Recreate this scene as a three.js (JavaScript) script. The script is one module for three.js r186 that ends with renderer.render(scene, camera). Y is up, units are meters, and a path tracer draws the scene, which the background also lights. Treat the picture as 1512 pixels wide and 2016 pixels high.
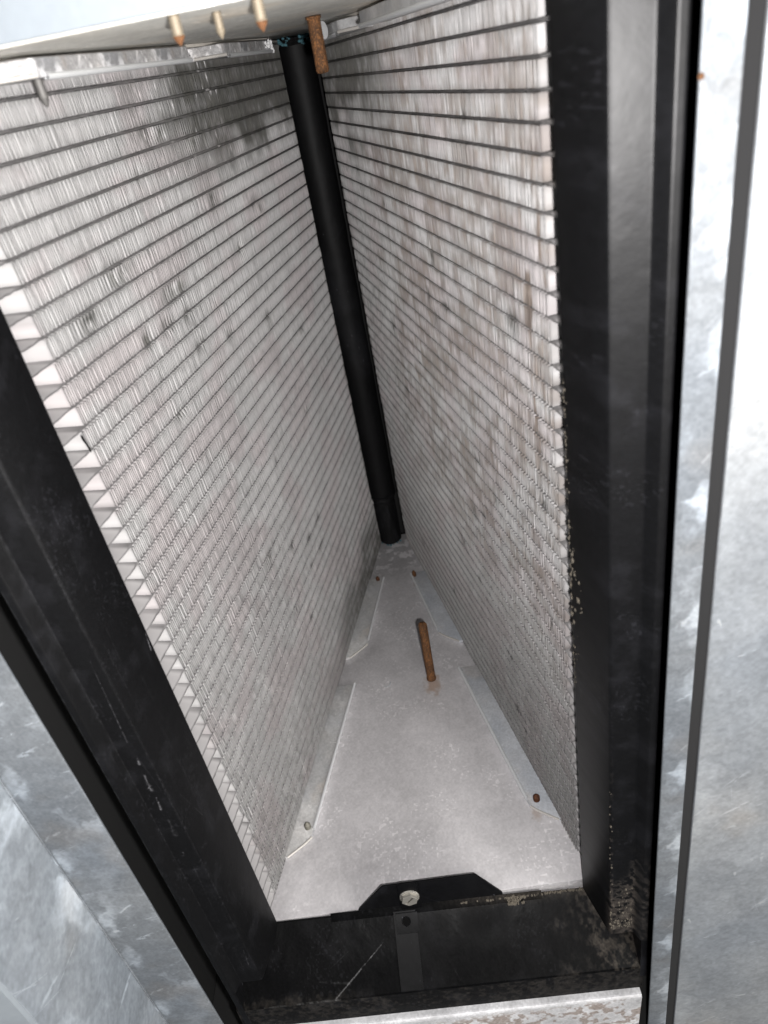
import * as THREE from 'three';
import { mergeGeometries, toCreasedNormals } from 'three/addons/utils/BufferGeometryUtils.js';
import { RectAreaLightUniformsLib } from 'three/addons/lights/RectAreaLightUniformsLib.js';

// ------------------------------------------------------------------ camera, exposure, lamps
const scene = new THREE.Scene();
const camera = new THREE.PerspectiveCamera(70.02, 0.75, 0.01, 20);
camera.position.set(0.03668, 0.45378, 0.27893);
{
  const right = new THREE.Vector3(0.98544844, -0.16493306, 0.04111111);
  const up = new THREE.Vector3(0.16160081, 0.83413106, -0.52741484);
  const back = new THREE.Vector3(0.05269306, 0.52638372, 0.84864647);
  camera.quaternion.setFromRotationMatrix(new THREE.Matrix4().makeBasis(right, up, back));
}
camera.focus = 0.48;
camera.userData.fStop = 11.5;
const renderer = new THREE.WebGLRenderer({ antialias: true });
renderer.toneMapping = THREE.LinearToneMapping;
renderer.toneMappingExposure = 1.0;
renderer.shadowMap.enabled = true;
renderer.shadowMap.type = THREE.PCFSoftShadowMap;
scene.background = new THREE.Color(0.085, 0.089, 0.097);          // the dim room round the open cabinet

const FLASH = new THREE.Vector3(0.0500, 0.4260, 0.2790);
{
  const flash = new THREE.PointLight(new THREE.Color(1.0, 0.975, 0.965), 0.74, 0, 2);
  flash.position.copy(FLASH);
  flash.castShadow = true; flash.shadow.radius = 0.2; flash.shadow.mapSize.set(2048, 2048);
  flash.shadow.camera.near = 0.01; flash.shadow.camera.far = 3;
  scene.add(flash);
  const lampMat = new THREE.MeshStandardMaterial({ color: 0xffffff, emissive: 0xfff6f0, emissiveIntensity: 20 });
  const lamp = new THREE.Mesh(new THREE.SphereGeometry(0.0045, 16, 12), lampMat);
  lamp.name = 'flash_lamp'; lamp.position.copy(FLASH);
  lamp.userData = { label: 'small round white flash lamp glowing in front of the open coil', category: 'lamp' };
  scene.add(lamp);

  RectAreaLightUniformsLib.init();
  const room = new THREE.RectAreaLight(new THREE.Color(1.0, 0.995, 0.985), 5.6, 1.1, 0.7);  // added fill light, stands in for the general light of the room
  room.position.set(0.85, 0.42, 1.05); room.lookAt(0.05, 0.12, 0);
  scene.add(room);
  const panel = new THREE.Mesh(new THREE.BoxGeometry(1.1, 0.7, 0.02), new THREE.MeshStandardMaterial({ color: 0xdddddd, emissive: 0xfffaf2, emissiveIntensity: 5 }));
  panel.name = 'room_fill'; panel.position.copy(room.position); panel.lookAt(0.05, 0.12, 0); panel.translateZ(-0.03);
  panel.userData = { label: 'unseen broad white panel added as fill light in front of the open cabinet', category: 'light' };
  scene.add(panel);
}

// ------------------------------------------------------------------ helpers
const H = 0.4747;
function rngOf(seed) { let a = seed >>> 0; return () => { a = (a + 0x6D2B79F5) | 0; let t = Math.imul(a ^ (a >>> 15), 1 | a); t = (t + Math.imul(t ^ (t >>> 7), 61 | t)) ^ t; return ((t ^ (t >>> 14)) >>> 0) / 4294967296; }; }
const clamp = (x, a = 0, b = 1) => Math.min(b, Math.max(a, x));
const smooth = (a, b, x) => { const t = clamp((x - a) / (b - a)); return t * t * (3 - 2 * t); };
const mix = (a, b, t) => a + (b - a) * t;
function hash(x, y, s) { let h = Math.imul(x | 0, 374761393) ^ Math.imul(y | 0, 668265263) ^ Math.imul(s | 0, 1274126177); h = Math.imul(h ^ (h >>> 13), 1274126177); return ((h ^ (h >>> 16)) >>> 0) / 4294967296; }
function vnoise(x, y, s, px = 0, py = 0) {                          // value noise, periodic when px, py are given
  let x0 = Math.floor(x), y0 = Math.floor(y); const fx = x - x0, fy = y - y0;
  let x1 = x0 + 1, y1 = y0 + 1;
  if (px) { x0 = ((x0 % px) + px) % px; x1 = ((x1 % px) + px) % px; }
  if (py) { y0 = ((y0 % py) + py) % py; y1 = ((y1 % py) + py) % py; }
  const u = fx * fx * (3 - 2 * fx), v = fy * fy * (3 - 2 * fy);
  return mix(mix(hash(x0, y0, s), hash(x1, y0, s), u), mix(hash(x0, y1, s), hash(x1, y1, s), u), v);
}
function fbm(x, y, s, oct = 4, p = 0, q = p) { let a = 0, w = 0.5, n = 0; for (let i = 0; i < oct; i++) { a += w * vnoise(x, y, s + i * 17, p, q); n += w; w *= 0.5; x *= 2; y *= 2; p *= 2; q *= 2; } return a / n; }
function dataTex(w, h, fn, srgb = true) {
  const d = new Uint8Array(w * h * 4);
  for (let j = 0; j < h; j++) for (let i = 0; i < w; i++) {
    const c = fn(i / w, j / h), k = (j * w + i) * 4;
    d[k] = clamp(c[0]) * 255; d[k + 1] = clamp(c[1]) * 255; d[k + 2] = clamp(c[2]) * 255; d[k + 3] = 255;
  }
  const t = new THREE.DataTexture(d, w, h, THREE.RGBAFormat);
  t.wrapS = t.wrapT = THREE.RepeatWrapping; t.magFilter = THREE.LinearFilter; t.minFilter = THREE.LinearMipmapLinearFilter; t.generateMipmaps = true;
  if (srgb) t.colorSpace = THREE.SRGBColorSpace;
  t.needsUpdate = true; return t;
}
function scaled(t, sx, sy = sx, ox = 0, oy = 0) { const c = t.clone(); c.repeat.set(sx, sy); c.offset.set(ox, oy); c.needsUpdate = true; return c; }
function canvasTex(w, h, draw) {
  const c = document.createElement('canvas'); c.width = w; c.height = h; const g = c.getContext('2d'); draw(g, w, h);
  const t = new THREE.CanvasTexture(c); t.colorSpace = THREE.SRGBColorSpace; t.wrapS = t.wrapT = THREE.RepeatWrapping; return t;
}
// uv in metres, picked per triangle by the axis it faces
function metric(geo, ox = 0, oy = 0) {
  const g = geo.index ? geo.toNonIndexed() : geo; if (!g.attributes.normal) g.computeVertexNormals();
  const p = g.attributes.position, n = g.attributes.normal, uv = new Float32Array(p.count * 2);
  for (let t = 0; t < p.count; t += 3) {
    const a = new THREE.Vector3().fromBufferAttribute(p, t), b = new THREE.Vector3().fromBufferAttribute(p, t + 1), c = new THREE.Vector3().fromBufferAttribute(p, t + 2);
    const f = b.clone().sub(a).cross(c.clone().sub(a)); const ax = Math.abs(f.x), ay = Math.abs(f.y), az = Math.abs(f.z);
    [a, b, c].forEach((v, k) => {
      let u, w; if (az >= ax && az >= ay) { u = v.x; w = v.y; } else if (ax >= ay) { u = v.z; w = v.y; } else { u = v.x; w = v.z; }
      uv[(t + k) * 2] = u + ox; uv[(t + k) * 2 + 1] = w + oy;
    });
  }
  g.setAttribute('uv', new THREE.BufferAttribute(uv, 2)); return g;
}
const used = {};
function numbered(n) { if (!(n in used)) { used[n] = 0; return n; } used[n]++; return n + '_' + String(used[n]).padStart(3, '0'); }
function thing(name, label, category, [x, y, z] = [0, 0, 0], group) {
  const o = new THREE.Group(); o.name = numbered(name); o.position.set(x, y, z); o.userData = { label, category }; if (group) o.userData.group = group; scene.add(o); return o;
}
function part(parent, name, geo, mat, label) {
  const m = new THREE.Mesh(geo, mat); m.name = name; m.castShadow = m.receiveShadow = true; if (label) m.userData.label = label; parent.add(m); return m;
}
function rel(o, geo) { return geo.translate(-o.position.x, -o.position.y, -o.position.z); }       // geometry written in scene coordinates
// closed polygon [[a,b]...] with rounded corners r, extruded
function roundPoly(pts, r) {
  const s = new THREE.Shape(), n = pts.length;
  for (let i = 0; i < n; i++) {
    const P = new THREE.Vector2(...pts[(i + n - 1) % n]), C = new THREE.Vector2(...pts[i]), N = new THREE.Vector2(...pts[(i + 1) % n]);
    const rr = Math.min(pts[i][2] ?? r, C.distanceTo(P) * 0.45, C.distanceTo(N) * 0.45);
    const a = C.clone().add(P.sub(C).setLength(rr)), b = C.clone().add(N.sub(C).setLength(rr));
    if (i === 0) s.moveTo(a.x, a.y); else s.lineTo(a.x, a.y);
    s.quadraticCurveTo(C.x, C.y, b.x, b.y);
  }
  s.closePath(); return s;
}
function creased(g, a = 0.5) { return toCreasedNormals(g, a); }
// profile in (x, z) extruded along y from y0 to y1
function alongY(pts, y0, y1, r = 0.0008) {
  const g = new THREE.ExtrudeGeometry(roundPoly(pts.map(([x, z, q]) => [x, -z, q]), r), { depth: y1 - y0, bevelEnabled: false, curveSegments: 4 });
  g.rotateX(-Math.PI / 2); g.translate(0, y0, 0);                   // shape y -> -z ... z = -shapeY
  return metric(creased(g));
}
// profile in (z, y) extruded along x from x0 to x1
function alongX(pts, x0, x1, r = 0.0008) {
  const g = new THREE.ExtrudeGeometry(roundPoly(pts.map(([z, y, q]) => [-z, y, q]), r), { depth: x1 - x0, bevelEnabled: false, curveSegments: 4 });
  g.rotateY(Math.PI / 2); g.translate(x0, 0, 0);
  return metric(creased(g));
}
// outline in (x, y) or (x, z) made into a plate with bevelled edges
function plateXY(pts, z0, z1, r = 0.0006, bev = 0.0003) {
  const g = new THREE.ExtrudeGeometry(roundPoly(pts, r), { depth: z1 - z0 - 2 * bev, bevelEnabled: true, bevelSize: bev, bevelThickness: bev, bevelSegments: 2, bevelOffset: -bev, curveSegments: 4 });
  g.translate(0, 0, z0 + bev); return metric(creased(g));
}
function plateXZ(pts, y0, y1, r = 0.0006, bev = 0.0003) {
  const g = new THREE.ExtrudeGeometry(roundPoly(pts.map(([x, z]) => [x, -z]), r), { depth: y1 - y0 - 2 * bev, bevelEnabled: true, bevelSize: bev, bevelThickness: bev, bevelSegments: 2, bevelOffset: -bev, curveSegments: 4 });
  g.rotateX(-Math.PI / 2); g.translate(0, y0 + bev, 0); return metric(creased(g));
}
function planar(g, a, b) { const p = g.attributes.position, u = g.attributes.uv, ax = { x: 0, y: 1, z: 2 }; for (let i = 0; i < p.count; i++) u.setXY(i, p.getComponent(i, ax[a]), p.getComponent(i, ax[b])); return g; }
function boxAt(x0, x1, y0, y1, z0, z1) { return metric(new THREE.BoxGeometry(x1 - x0, y1 - y0, z1 - z0).translate((x0 + x1) / 2, (y0 + y1) / 2, (z0 + z1) / 2)); }

// ------------------------------------------------------------------ materials
const lin = (r, g, b) => new THREE.Color().setRGB(r, g, b);
// galvanised sheet: zinc bloom in patches, fine flecks, a few drag marks
function galvTex(seed, { base = 0.66, bloom = 0.16, tint = [0.985, 1, 1.02], streak = 0, fleck = 0.5, scr = 14 } = {}) {
  const S = 1024, R = rngOf(seed), lines = [];
  const buf = new Float32Array(S * S);
  for (let k = 0; k < scr; k++) {                                    // thin pale scratches
    let x = R() * S, y = R() * S, a = R() * 6.28, len = 40 + R() * 220, w = 0.04 + R() * 0.12;
    for (let t = 0; t < len; t++) { x += Math.cos(a); y += Math.sin(a); a += (R() - 0.5) * 0.02; if (R() < 0.8) buf[((y | 0) & 1023) * S + ((x | 0) & 1023)] += w; }
  }
  for (let k = 0; k < scr * 3; k++) {                                // dry scuffs: short broad strokes, broken up by grain
    const cx = R() * S, cy = R() * S, a = 0.5 + (R() - 0.5) * 0.9 + (R() < 0.25 ? 1.2 : 0), L = 8 + R() * R() * 90, W = 1.5 + R() * R() * 12, st = 0.05 + R() * 0.13, ca = Math.cos(a), sa = Math.sin(a), E = Math.ceil(L + W);
    for (let j = -E; j <= E; j++) for (let i = -E; i <= E; i++) {
      const p = (i * ca + j * sa) / L, q = (-i * sa + j * ca) / W, d = p * p + q * q; if (d > 1) continue;
      const n = fbm((i * ca + j * sa + cx) * 0.07, (-i * sa + j * ca + cy) * 0.2, seed + 100 + k, 3);
      buf[((cy + j | 0) & 1023) * S + ((cx + i | 0) & 1023)] += st * (1 - d) * 1.6 * smooth(0.40, 0.60, n);
    }
  }
  return dataTex(S, S, (u, v) => {
    const wx = fbm(u * 24, v * 24, seed + 3, 4, 24) - 0.5, wy = fbm(u * 24, v * 24, seed + 5, 4, 24) - 0.5;
    const big = fbm(u * 4 + wx * 0.3, v * 4 + wy * 0.3, seed, 7, 4);
    const field = smooth(0.36, 0.60, fbm(u * 5, v * 3, seed + 33, 3, 5, 3));
    const white = smooth(0.40, 0.80, fbm(u * 12 + wx * 0.9, v * 8 + wy * 0.9, seed + 31, 6, 12, 8)) * (0.3 + 0.9 * field);
    const st = streak ? (fbm(u * 4, v * 40, seed + 61, 4, 4, 40) - 0.5) * streak : 0;
    const fine = (fbm(u * 128, v * 128, seed + 71, 3, 128) - 0.5) * 0.14 * fleck;
    const sp = (vnoise(u * 70 + wx * 5, v * 70 + wy * 5, seed + 81, 70, 70) - 0.5) * 0.06 * fleck;
    const x = ((u * S) | 0), y = ((v * S) | 0);
    let g = base + (big - 0.5) * 0.13 + Math.min(1.2, white) * bloom + st + fine + sp + buf[y * S + x];
    const warm = smooth(0.6, 0.8, fbm(u * 4, v * 4, seed + 91, 4, 4)) * 0.03;
    const cool = (big - 0.5) * 0.10;
    return [g * (tint[0] + warm + cool * 0.3), g * tint[1], g * (tint[2] - warm - cool * 0.4)];
  });
}
const roughTex = dataTex(512, 512, (u, v) => { const g = 0.45 + fbm(u * 10, v * 10, 401, 5, 10) * 0.5; return [0, g, 0]; }, false);
const bumpTex = dataTex(512, 512, (u, v) => { const g = fbm(u * 8, v * 8, 501, 6, 8); return [g, g, g]; }, false);
function galv(tex, tile, metal = 0.35, rough = 0.75, color = lin(1, 1, 1)) {
  return new THREE.MeshStandardMaterial({ map: scaled(tex, 1 / tile), color, metalness: metal, roughness: rough, roughnessMap: scaled(roughTex, 5), bumpMap: scaled(bumpTex, 6), bumpScale: 0.0004 });
}
const galvA = galvTex(11, { base: 0.66, bloom: 0.24, tint: [0.975, 1.0, 1.02], streak: 0.08, fleck: 0.9, scr: 22 });
const galvB = galvTex(47, { base: 0.82, bloom: 0.12, tint: [0.985, 1.0, 1.012], fleck: 1.0, scr: 30 });
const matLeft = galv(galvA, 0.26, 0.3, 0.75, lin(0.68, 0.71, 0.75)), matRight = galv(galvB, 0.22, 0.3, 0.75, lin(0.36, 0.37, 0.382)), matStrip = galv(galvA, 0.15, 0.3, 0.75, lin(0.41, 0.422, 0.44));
const matBracket = galv(galvTex(53, { base: 0.74, bloom: 0.05, tint: [0.985, 1, 1.02], fleck: 0.8, scr: 6 }), 0.13, 0.3, 0.7, lin(0.98, 0.985, 1.0));
const matTop = galv(galvTex(83, { base: 0.76, bloom: 0.05, tint: [1.01, 1, 0.965], fleck: 0.9, scr: 20 }), 0.2, 0.25, 0.8);
const matHead = new THREE.MeshStandardMaterial({ color: lin(0.36, 0.385, 0.40), roughness: 0.5, metalness: 0.1, map: scaled(galvTex(91, { base: 0.9, bloom: 0.05, fleck: 0.2, scr: 6 }), 1 / 0.3) });
const matCream = new THREE.MeshStandardMaterial({ color: lin(0.66, 0.62, 0.56), roughness: 0.6, metalness: 0.1 });

// floor plate: mottled zinc with pale flecks and a rust ring round the bolt; the tile is 0.4 m, origin at (-0.2, -0.39)
const BOLT = [0.0208, -0.174];
const floorTex = dataTex(2048, 2048, (u, v) => {
  const x = u * 0.4 - 0.2, z = v * 0.42 - 0.40;
  const wx = fbm(u * 9, v * 9, 203, 3) - 0.5;
  let g = 0.80 + (fbm(u * 7 + wx, v * 7, 207, 5) - 0.5) * 0.16 + (fbm(u * 110, v * 110, 211, 4) - 0.5) * 0.055 + (fbm(u * 300, v * 300, 217, 2) - 0.5) * 0.08;
  const front = smooth(0.40, 0.72, fbm(u * 12 + wx, v * 12, 221, 4));
  g += front * 0.04;
  const fl = fbm(u * 150 + wx * 3, v * 150, 223, 3); g += smooth(0.64, 0.8, fl) * 0.03 * smooth(0.35, 0.65, fbm(u * 14, v * 14, 225, 3));
  const spec = smooth(0.77, 0.80, vnoise(u * 260, v * 260, 229)) * smooth(0.5, 0.7, fbm(u * 18, v * 18, 231, 3)); g += spec * 0.08;
  // white crust near the narrow end
  const crust = smooth(-0.315, -0.36, z) * smooth(0.5, 0.66, fbm(u * 60, v * 60, 233, 4)); g += crust * 0.18;
  let c = [g * 0.99, g * 0.978, g * 0.985];
  const d = Math.hypot(x - BOLT[0] - 0.001, (z - BOLT[1] - 0.006) * 0.6) + (fbm(u * 120, v * 120, 235, 3) - 0.5) * 0.008;
  const rust = smooth(0.009, 0.003, d) * 0.40;
  for (const [sx, sz] of [[0.0805, -0.0375], [0.0185, -0.313]]) { /* rust run below each screw */
    const dd = Math.hypot(x - sx, (z - sz - 0.004) * 0.7) + (fbm(u * 160, v * 160, 237, 3) - 0.5) * 0.006; const k = smooth(0.005, 0.001, dd) * 0.25; c = [mix(c[0], 0.52, k), mix(c[1], 0.40, k), mix(c[2], 0.31, k)];
  }
  c = [mix(c[0], 0.60, rust), mix(c[1], 0.44, rust), mix(c[2], 0.32, rust)];
  return c;
});
const matFloor = new THREE.MeshStandardMaterial({ map: scaled(floorTex, 1 / 0.4, 1 / 0.42, 0.5, 0.40 / 0.42), metalness: 0.42, roughness: 0.52, bumpMap: scaled(bumpTex, 9), bumpScale: 0.0002 });

// black plastic with dust, smears and fine scratches
function blackTex(seed, dust = 1) {
  const S = 1024, R = rngOf(seed), buf = new Float32Array(S * S);
  for (let k = 0; k < 46; k++) { let x = R() * S, y = R() * S, a = (R() < 0.6 ? 1.57 + (R() - 0.5) * 0.7 : R() * 6.28), len = 15 + R() * 130, w = 0.03 + R() * R() * 0.2; for (let t = 0; t < len; t++) { x += Math.cos(a); y += Math.sin(a); a += (R() - 0.5) * 0.05; if (R() < 0.75) buf[((y | 0) & 1023) * S + ((x | 0) & 1023)] += w; } }
  for (let k = 0; k < 240; k++) { const x = R() * S, y = R() * S, r = 0.6 + R() * R() * 2.6, w = 0.08 + R() * 0.28; for (let j = -3; j <= 3; j++) for (let i = -3; i <= 3; i++) if (i * i + j * j * 0.5 < r * r) buf[((y + j | 0) & 1023) * S + ((x + i | 0) & 1023)] += w * 0.8; }
  return dataTex(S, S, (u, v) => {
    const w = fbm(u * 5, v * 5, seed + 2, 4, 5) - 0.5;
    const smear = smooth(0.5, 0.78, fbm(u * 7 + w * 2, v * 4 + w, seed + 4, 5, 7, 4)) * 0.075;
    const grain = (fbm(u * 120, v * 120, seed + 6, 2, 120) - 0.45) * 0.035;
    const g = 0.07 + dust * (smear + grain + 0.8 * buf[((v * S) | 0) * S + ((u * S) | 0)]);
    return [g * 0.98, g * 0.985, g * 1.06];
  });
}
const blackA = blackTex(301);
const matBlack = new THREE.MeshPhysicalMaterial({ specularIntensity: 0.25, color: lin(0.6, 0.6, 0.62), map: scaled(blackA, 1 / 0.2), roughness: 0.6, roughnessMap: scaled(roughTex, 7), bumpMap: scaled(bumpTex, 10), bumpScale: 0.0003 });
const matFoam = new THREE.MeshPhysicalMaterial({ specularIntensity: 0.45, map: scaled(blackA, 3), color: lin(0.6, 0.6, 0.6), roughness: 0.6, bumpMap: scaled(bumpTex, 6), bumpScale: 0.0006 });
// dirty faces of the pan: caked tan dirt at the right-hand corner, one long pale scratch on the front rail
function dirtyBlack(w, h, x0, x1, y0, y1, seed, dirtAt, scratches) {
  const W = w, tex = dataTex(w, h, (u, v) => {
    const x = mix(x0, x1, u), y = mix(y0, y1, v);
    const n = fbm(x * 90, y * 90, seed, 5), n2 = fbm(x * 400, y * 400, seed + 9, 3), n3 = fbm(x * 1100, y * 1100, seed + 13, 2);
    let g = 0.055 + smooth(0.52, 0.8, n) * 0.04 + (n3 - 0.5) * 0.03 + smooth(0.76, 0.8, vnoise(x * 900, y * 900, seed + 21)) * smooth(0.5, 0.62, fbm(x * 60, y * 60, seed + 23, 3)) * 0.05;
    let c = [g * 0.98, g * 0.985, g * 1.05];
    const k = clamp(dirtAt(x, y, n, n2));
    const t = 0.25 + (n2 - 0.5) * 0.24 + (n3 - 0.5) * 0.16;
    c = [mix(c[0], t * 1.04, k), mix(c[1], t * 0.96, k), mix(c[2], t * 0.87, k)];
    for (const [ax, ay, bx, by, wd, st] of scratches) {
      const dx = bx - ax, dy = by - ay, l2 = dx * dx + dy * dy, tt = clamp(((x - ax) * dx + (y - ay) * dy) / l2);
      const d = Math.hypot(x - ax - dx * tt, y - ay - dy * tt) + (n2 - 0.5) * wd * 1.2;
      const s = smooth(wd * (0.35 + 0.65 * tt), 0, d) * st * (0.45 + n3 * 0.5) * smooth(0.2, 0.5, n2); c = c.map(q => mix(q, 0.62, s));
    }
    return c;
  });
  tex.wrapS = tex.wrapT = THREE.ClampToEdgeWrapping;
  return scaled(tex, 1 / (x1 - x0), 1 / (y1 - y0), -x0 / (x1 - x0), -y0 / (y1 - y0));
}
const frontWallTex = dirtyBlack(2048, 512, -0.13, 0.13, 0.015, 0.060, 611,
  (x, z, n, n2) => smooth(0.070, 0.112, x + (n - 0.5) * 0.06) * smooth(0.40, 0.60, n2 * 0.7 + n * 0.3 + (x - 0.09) * 4) * 0.75
    + smooth(0.0235, 0.0180, z + (n2 - 0.5) * 0.004) * smooth(-0.01, 0.05, x) * 0.7
    + smooth(0.050, 0.0545, z + (n2 - 0.5) * 0.008) * smooth(-0.02, -0.09, x) * 0.35,
  [[-0.0314, 0.0322, -0.0650, 0.0548, 0.0009, 0.85], [-0.052, 0.0335, -0.066, 0.041, 0.0005, 0.22], [-0.11, 0.0548, -0.062, 0.0548, 0.0008, 0.55], [0.010, 0.047, 0.013, 0.052, 0.0007, 0.2], [-0.074, 0.0465, -0.055, 0.0485, 0.0012, 0.25]]);
const matFrontWall = new THREE.MeshPhysicalMaterial({ specularIntensity: 0.10, color: lin(0.6, 0.6, 0.6), map: frontWallTex, roughness: 0.65, roughnessMap: scaled(roughTex, 7), bumpMap: scaled(bumpTex, 12), bumpScale: 0.0005 });
const matStrap = new THREE.MeshPhysicalMaterial({ map: scaled(blackA, 5, 5, 0.3, 0.2), color: lin(0.62, 0.62, 0.62), specularIntensity: 0.2, roughness: 0.5 });
const skirtTex = dirtyBlack(1024, 128, -0.13, 0.13, -0.066, -0.020, 631, (x, y, n, n2) => smooth(0.42, 0.62, n2 * 0.6 + n * 0.4 + (Math.abs(x + 0.02) - 0.05) * 1.4) * 0.3, []);
const matSkirt = new THREE.MeshPhysicalMaterial({ specularIntensity: 0.2, map: skirtTex, roughness: 0.75, bumpMap: scaled(bumpTex, 12), bumpScale: 0.0005 });
// [u0, y0, u1, y1, width, strength] along the left rail: worn edges with their highlights painted in, dry scuffs, scratches; u runs across its folded faces
const RAIL_MARKS = [[0.1672, -0.02, 0.1672, 0.45, 0.0007, 0.22], [0.1800, -0.05, 0.1800, 0.45, 0.0009, 0.30], [0.1545, -0.02, 0.1545, 0.42, 0.0013, 0.12], [0.1160, 0.0, 0.1160, 0.45, 0.0009, 0.34]];
{ const R = rngOf(67); for (let k = 0; k < 34; k++) { const u = 0.122 + R() * 0.05, y = R() * 0.42, a = (R() - 0.5) * 0.006; RAIL_MARKS.push([u, y, u + a, y + 0.006 + R() * 0.05, 0.0004 + R() * R() * 0.0022, 0.05 + R() * 0.10]); } }
RAIL_MARKS.push([0.1585, 0.262, 0.1605, 0.212, 0.0005, 0.5], [0.1598, 0.2005, 0.1602, 0.1965, 0.0011, 0.85], [0.1605, 0.190, 0.1610, 0.178, 0.0016, 0.75], [0.1595, 0.181, 0.1625, 0.179, 0.0006, 0.7], [0.1604, 0.172, 0.1612, 0.163, 0.0011, 0.8], [0.1602, 0.155, 0.1606, 0.142, 0.0020, 0.3], [0.1612, 0.128, 0.1622, 0.1255, 0.0016, 0.45],
  [0.1461, 0.1646, 0.1545, 0.1500, 0.0003, 0.45], [0.1461, 0.1646, 0.1372, 0.1377, 0.0003, 0.4], [0.1372, 0.1377, 0.1385, 0.1330, 0.0003, 0.35], [0.1172, 0.2490, 0.1185, 0.2400, 0.0010, 1.0], [0.1564, 0.030, 0.1580, 0.010, 0.0004, 0.5], [0.1550, 0.022, 0.1585, 0.018, 0.0003, 0.45]);
const ledgeTex = dirtyBlack(512, 1024, 0.095, 0.129, -0.04, 0.50, 641,
  (x, y, n, n2) => smooth(0.062, 0.030, y + (n2 - 0.5) * 0.05 + (n - 0.5) * 0.05 - smooth(0.112, 0.120, x) * 0.015) * smooth(0.40, 0.46, n2 + (0.045 - y) * 3) * 0.9 * smooth(0.1035, 0.106, x) * (1 - 0.75 * smooth(0.1185, 0.1205, x))
    + smooth(0.1150, 0.1185, x + (n2 - .5) * 0.004) * smooth(0.09, 0.05, y) * smooth(0.45, 0.6, n2) * 0.35
    + smooth(0.1080, 0.1066, x) * smooth(0.1052, 0.1060, x) * smooth(0.2, 0.03, y) * smooth(0.50, 0.62, n2) * 0.6, []);
const railTex = dirtyBlack(512, 1400, 0.10, 0.19, -0.05, 0.45, 671, () => 0, RAIL_MARKS);
const matLeftRail = new THREE.MeshPhysicalMaterial({ map: railTex, color: lin(0.7, 0.7, 0.73), specularIntensity: 0.35, roughness: 0.5, bumpMap: scaled(bumpTex, 14), bumpScale: 0.0002 });
const matLedge = new THREE.MeshPhysicalMaterial({ map: ledgeTex, color: lin(0.72, 0.72, 0.76), specularIntensity: 0.5, roughness: 0.45, bumpMap: scaled(bumpTex, 14), bumpScale: 0.0002 });

// rust
const rustTex = dataTex(256, 256, (u, v) => { const n = fbm(u * 10, v * 10, 701, 5, 10), m = fbm(u * 40, v * 40, 709, 3, 40); const g = 0.34 + n * 0.30 + (m - 0.5) * 0.35; const o = smooth(0.55, 0.75, m) * 0.12; return [g + o, g * 0.66 + o * 0.7, g * 0.42 + o * 0.4]; });
const matRust = new THREE.MeshStandardMaterial({ map: rustTex, color: lin(0.52, 0.54, 0.46), roughness: 0.85, metalness: 0.1, bumpMap: rustTex, bumpScale: 0.0003 });
const matRustDark = new THREE.MeshStandardMaterial({ map: rustTex, color: lin(0.42, 0.36, 0.34), roughness: 0.8, metalness: 0.2 });
const matRustTip = new THREE.MeshStandardMaterial({ map: rustTex, color: lin(0.62, 0.62, 0.55), roughness: 0.8 });
const matZinc = new THREE.MeshStandardMaterial({ color: lin(0.44, 0.42, 0.38), metalness: 0.7, roughness: 0.4, bumpMap: scaled(bumpTex, 30), bumpScale: 0.0002 });
const matScrewBody = new THREE.MeshStandardMaterial({ color: lin(0.24, 0.20, 0.145), metalness: 0.25, roughness: 0.6 });
const matHole = new THREE.MeshPhysicalMaterial({ specularIntensity: 0.05, color: lin(0.004, 0.004, 0.004), roughness: 0.9 });
const matTeal = new THREE.MeshStandardMaterial({ color: lin(0.06, 0.15, 0.18), roughness: 0.9 });
const matCrust = new THREE.MeshStandardMaterial({ color: lin(0.78, 0.78, 0.78), roughness: 0.95 });
const matDirt = new THREE.MeshStandardMaterial({ map: scaled(dataTex(128, 128, (u, v) => { const g = 0.31 + (fbm(u * 12, v * 12, 731, 4, 12) - 0.5) * 0.5; return [g, g * 0.93, g * 0.82]; }), 60), roughness: 1 });

// ------------------------------------------------------------------ the two finned coils
const PITCH = 0.010, LEN = 0.39942, TUBE_T = 0.0011, FIN_END = 0.3955, DEPTH = 0.020;
const matFin = new THREE.MeshStandardMaterial({ vertexColors: true, metalness: 0.2, roughness: 0.55, side: THREE.DoubleSide });
const matTube = new THREE.MeshStandardMaterial({ color: lin(0.34, 0.335, 0.34), metalness: 0.3, roughness: 0.6 });
const matTubeDirty = new THREE.MeshStandardMaterial({ color: lin(0.17, 0.165, 0.16), metalness: 0.2, roughness: 0.75 });

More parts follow.
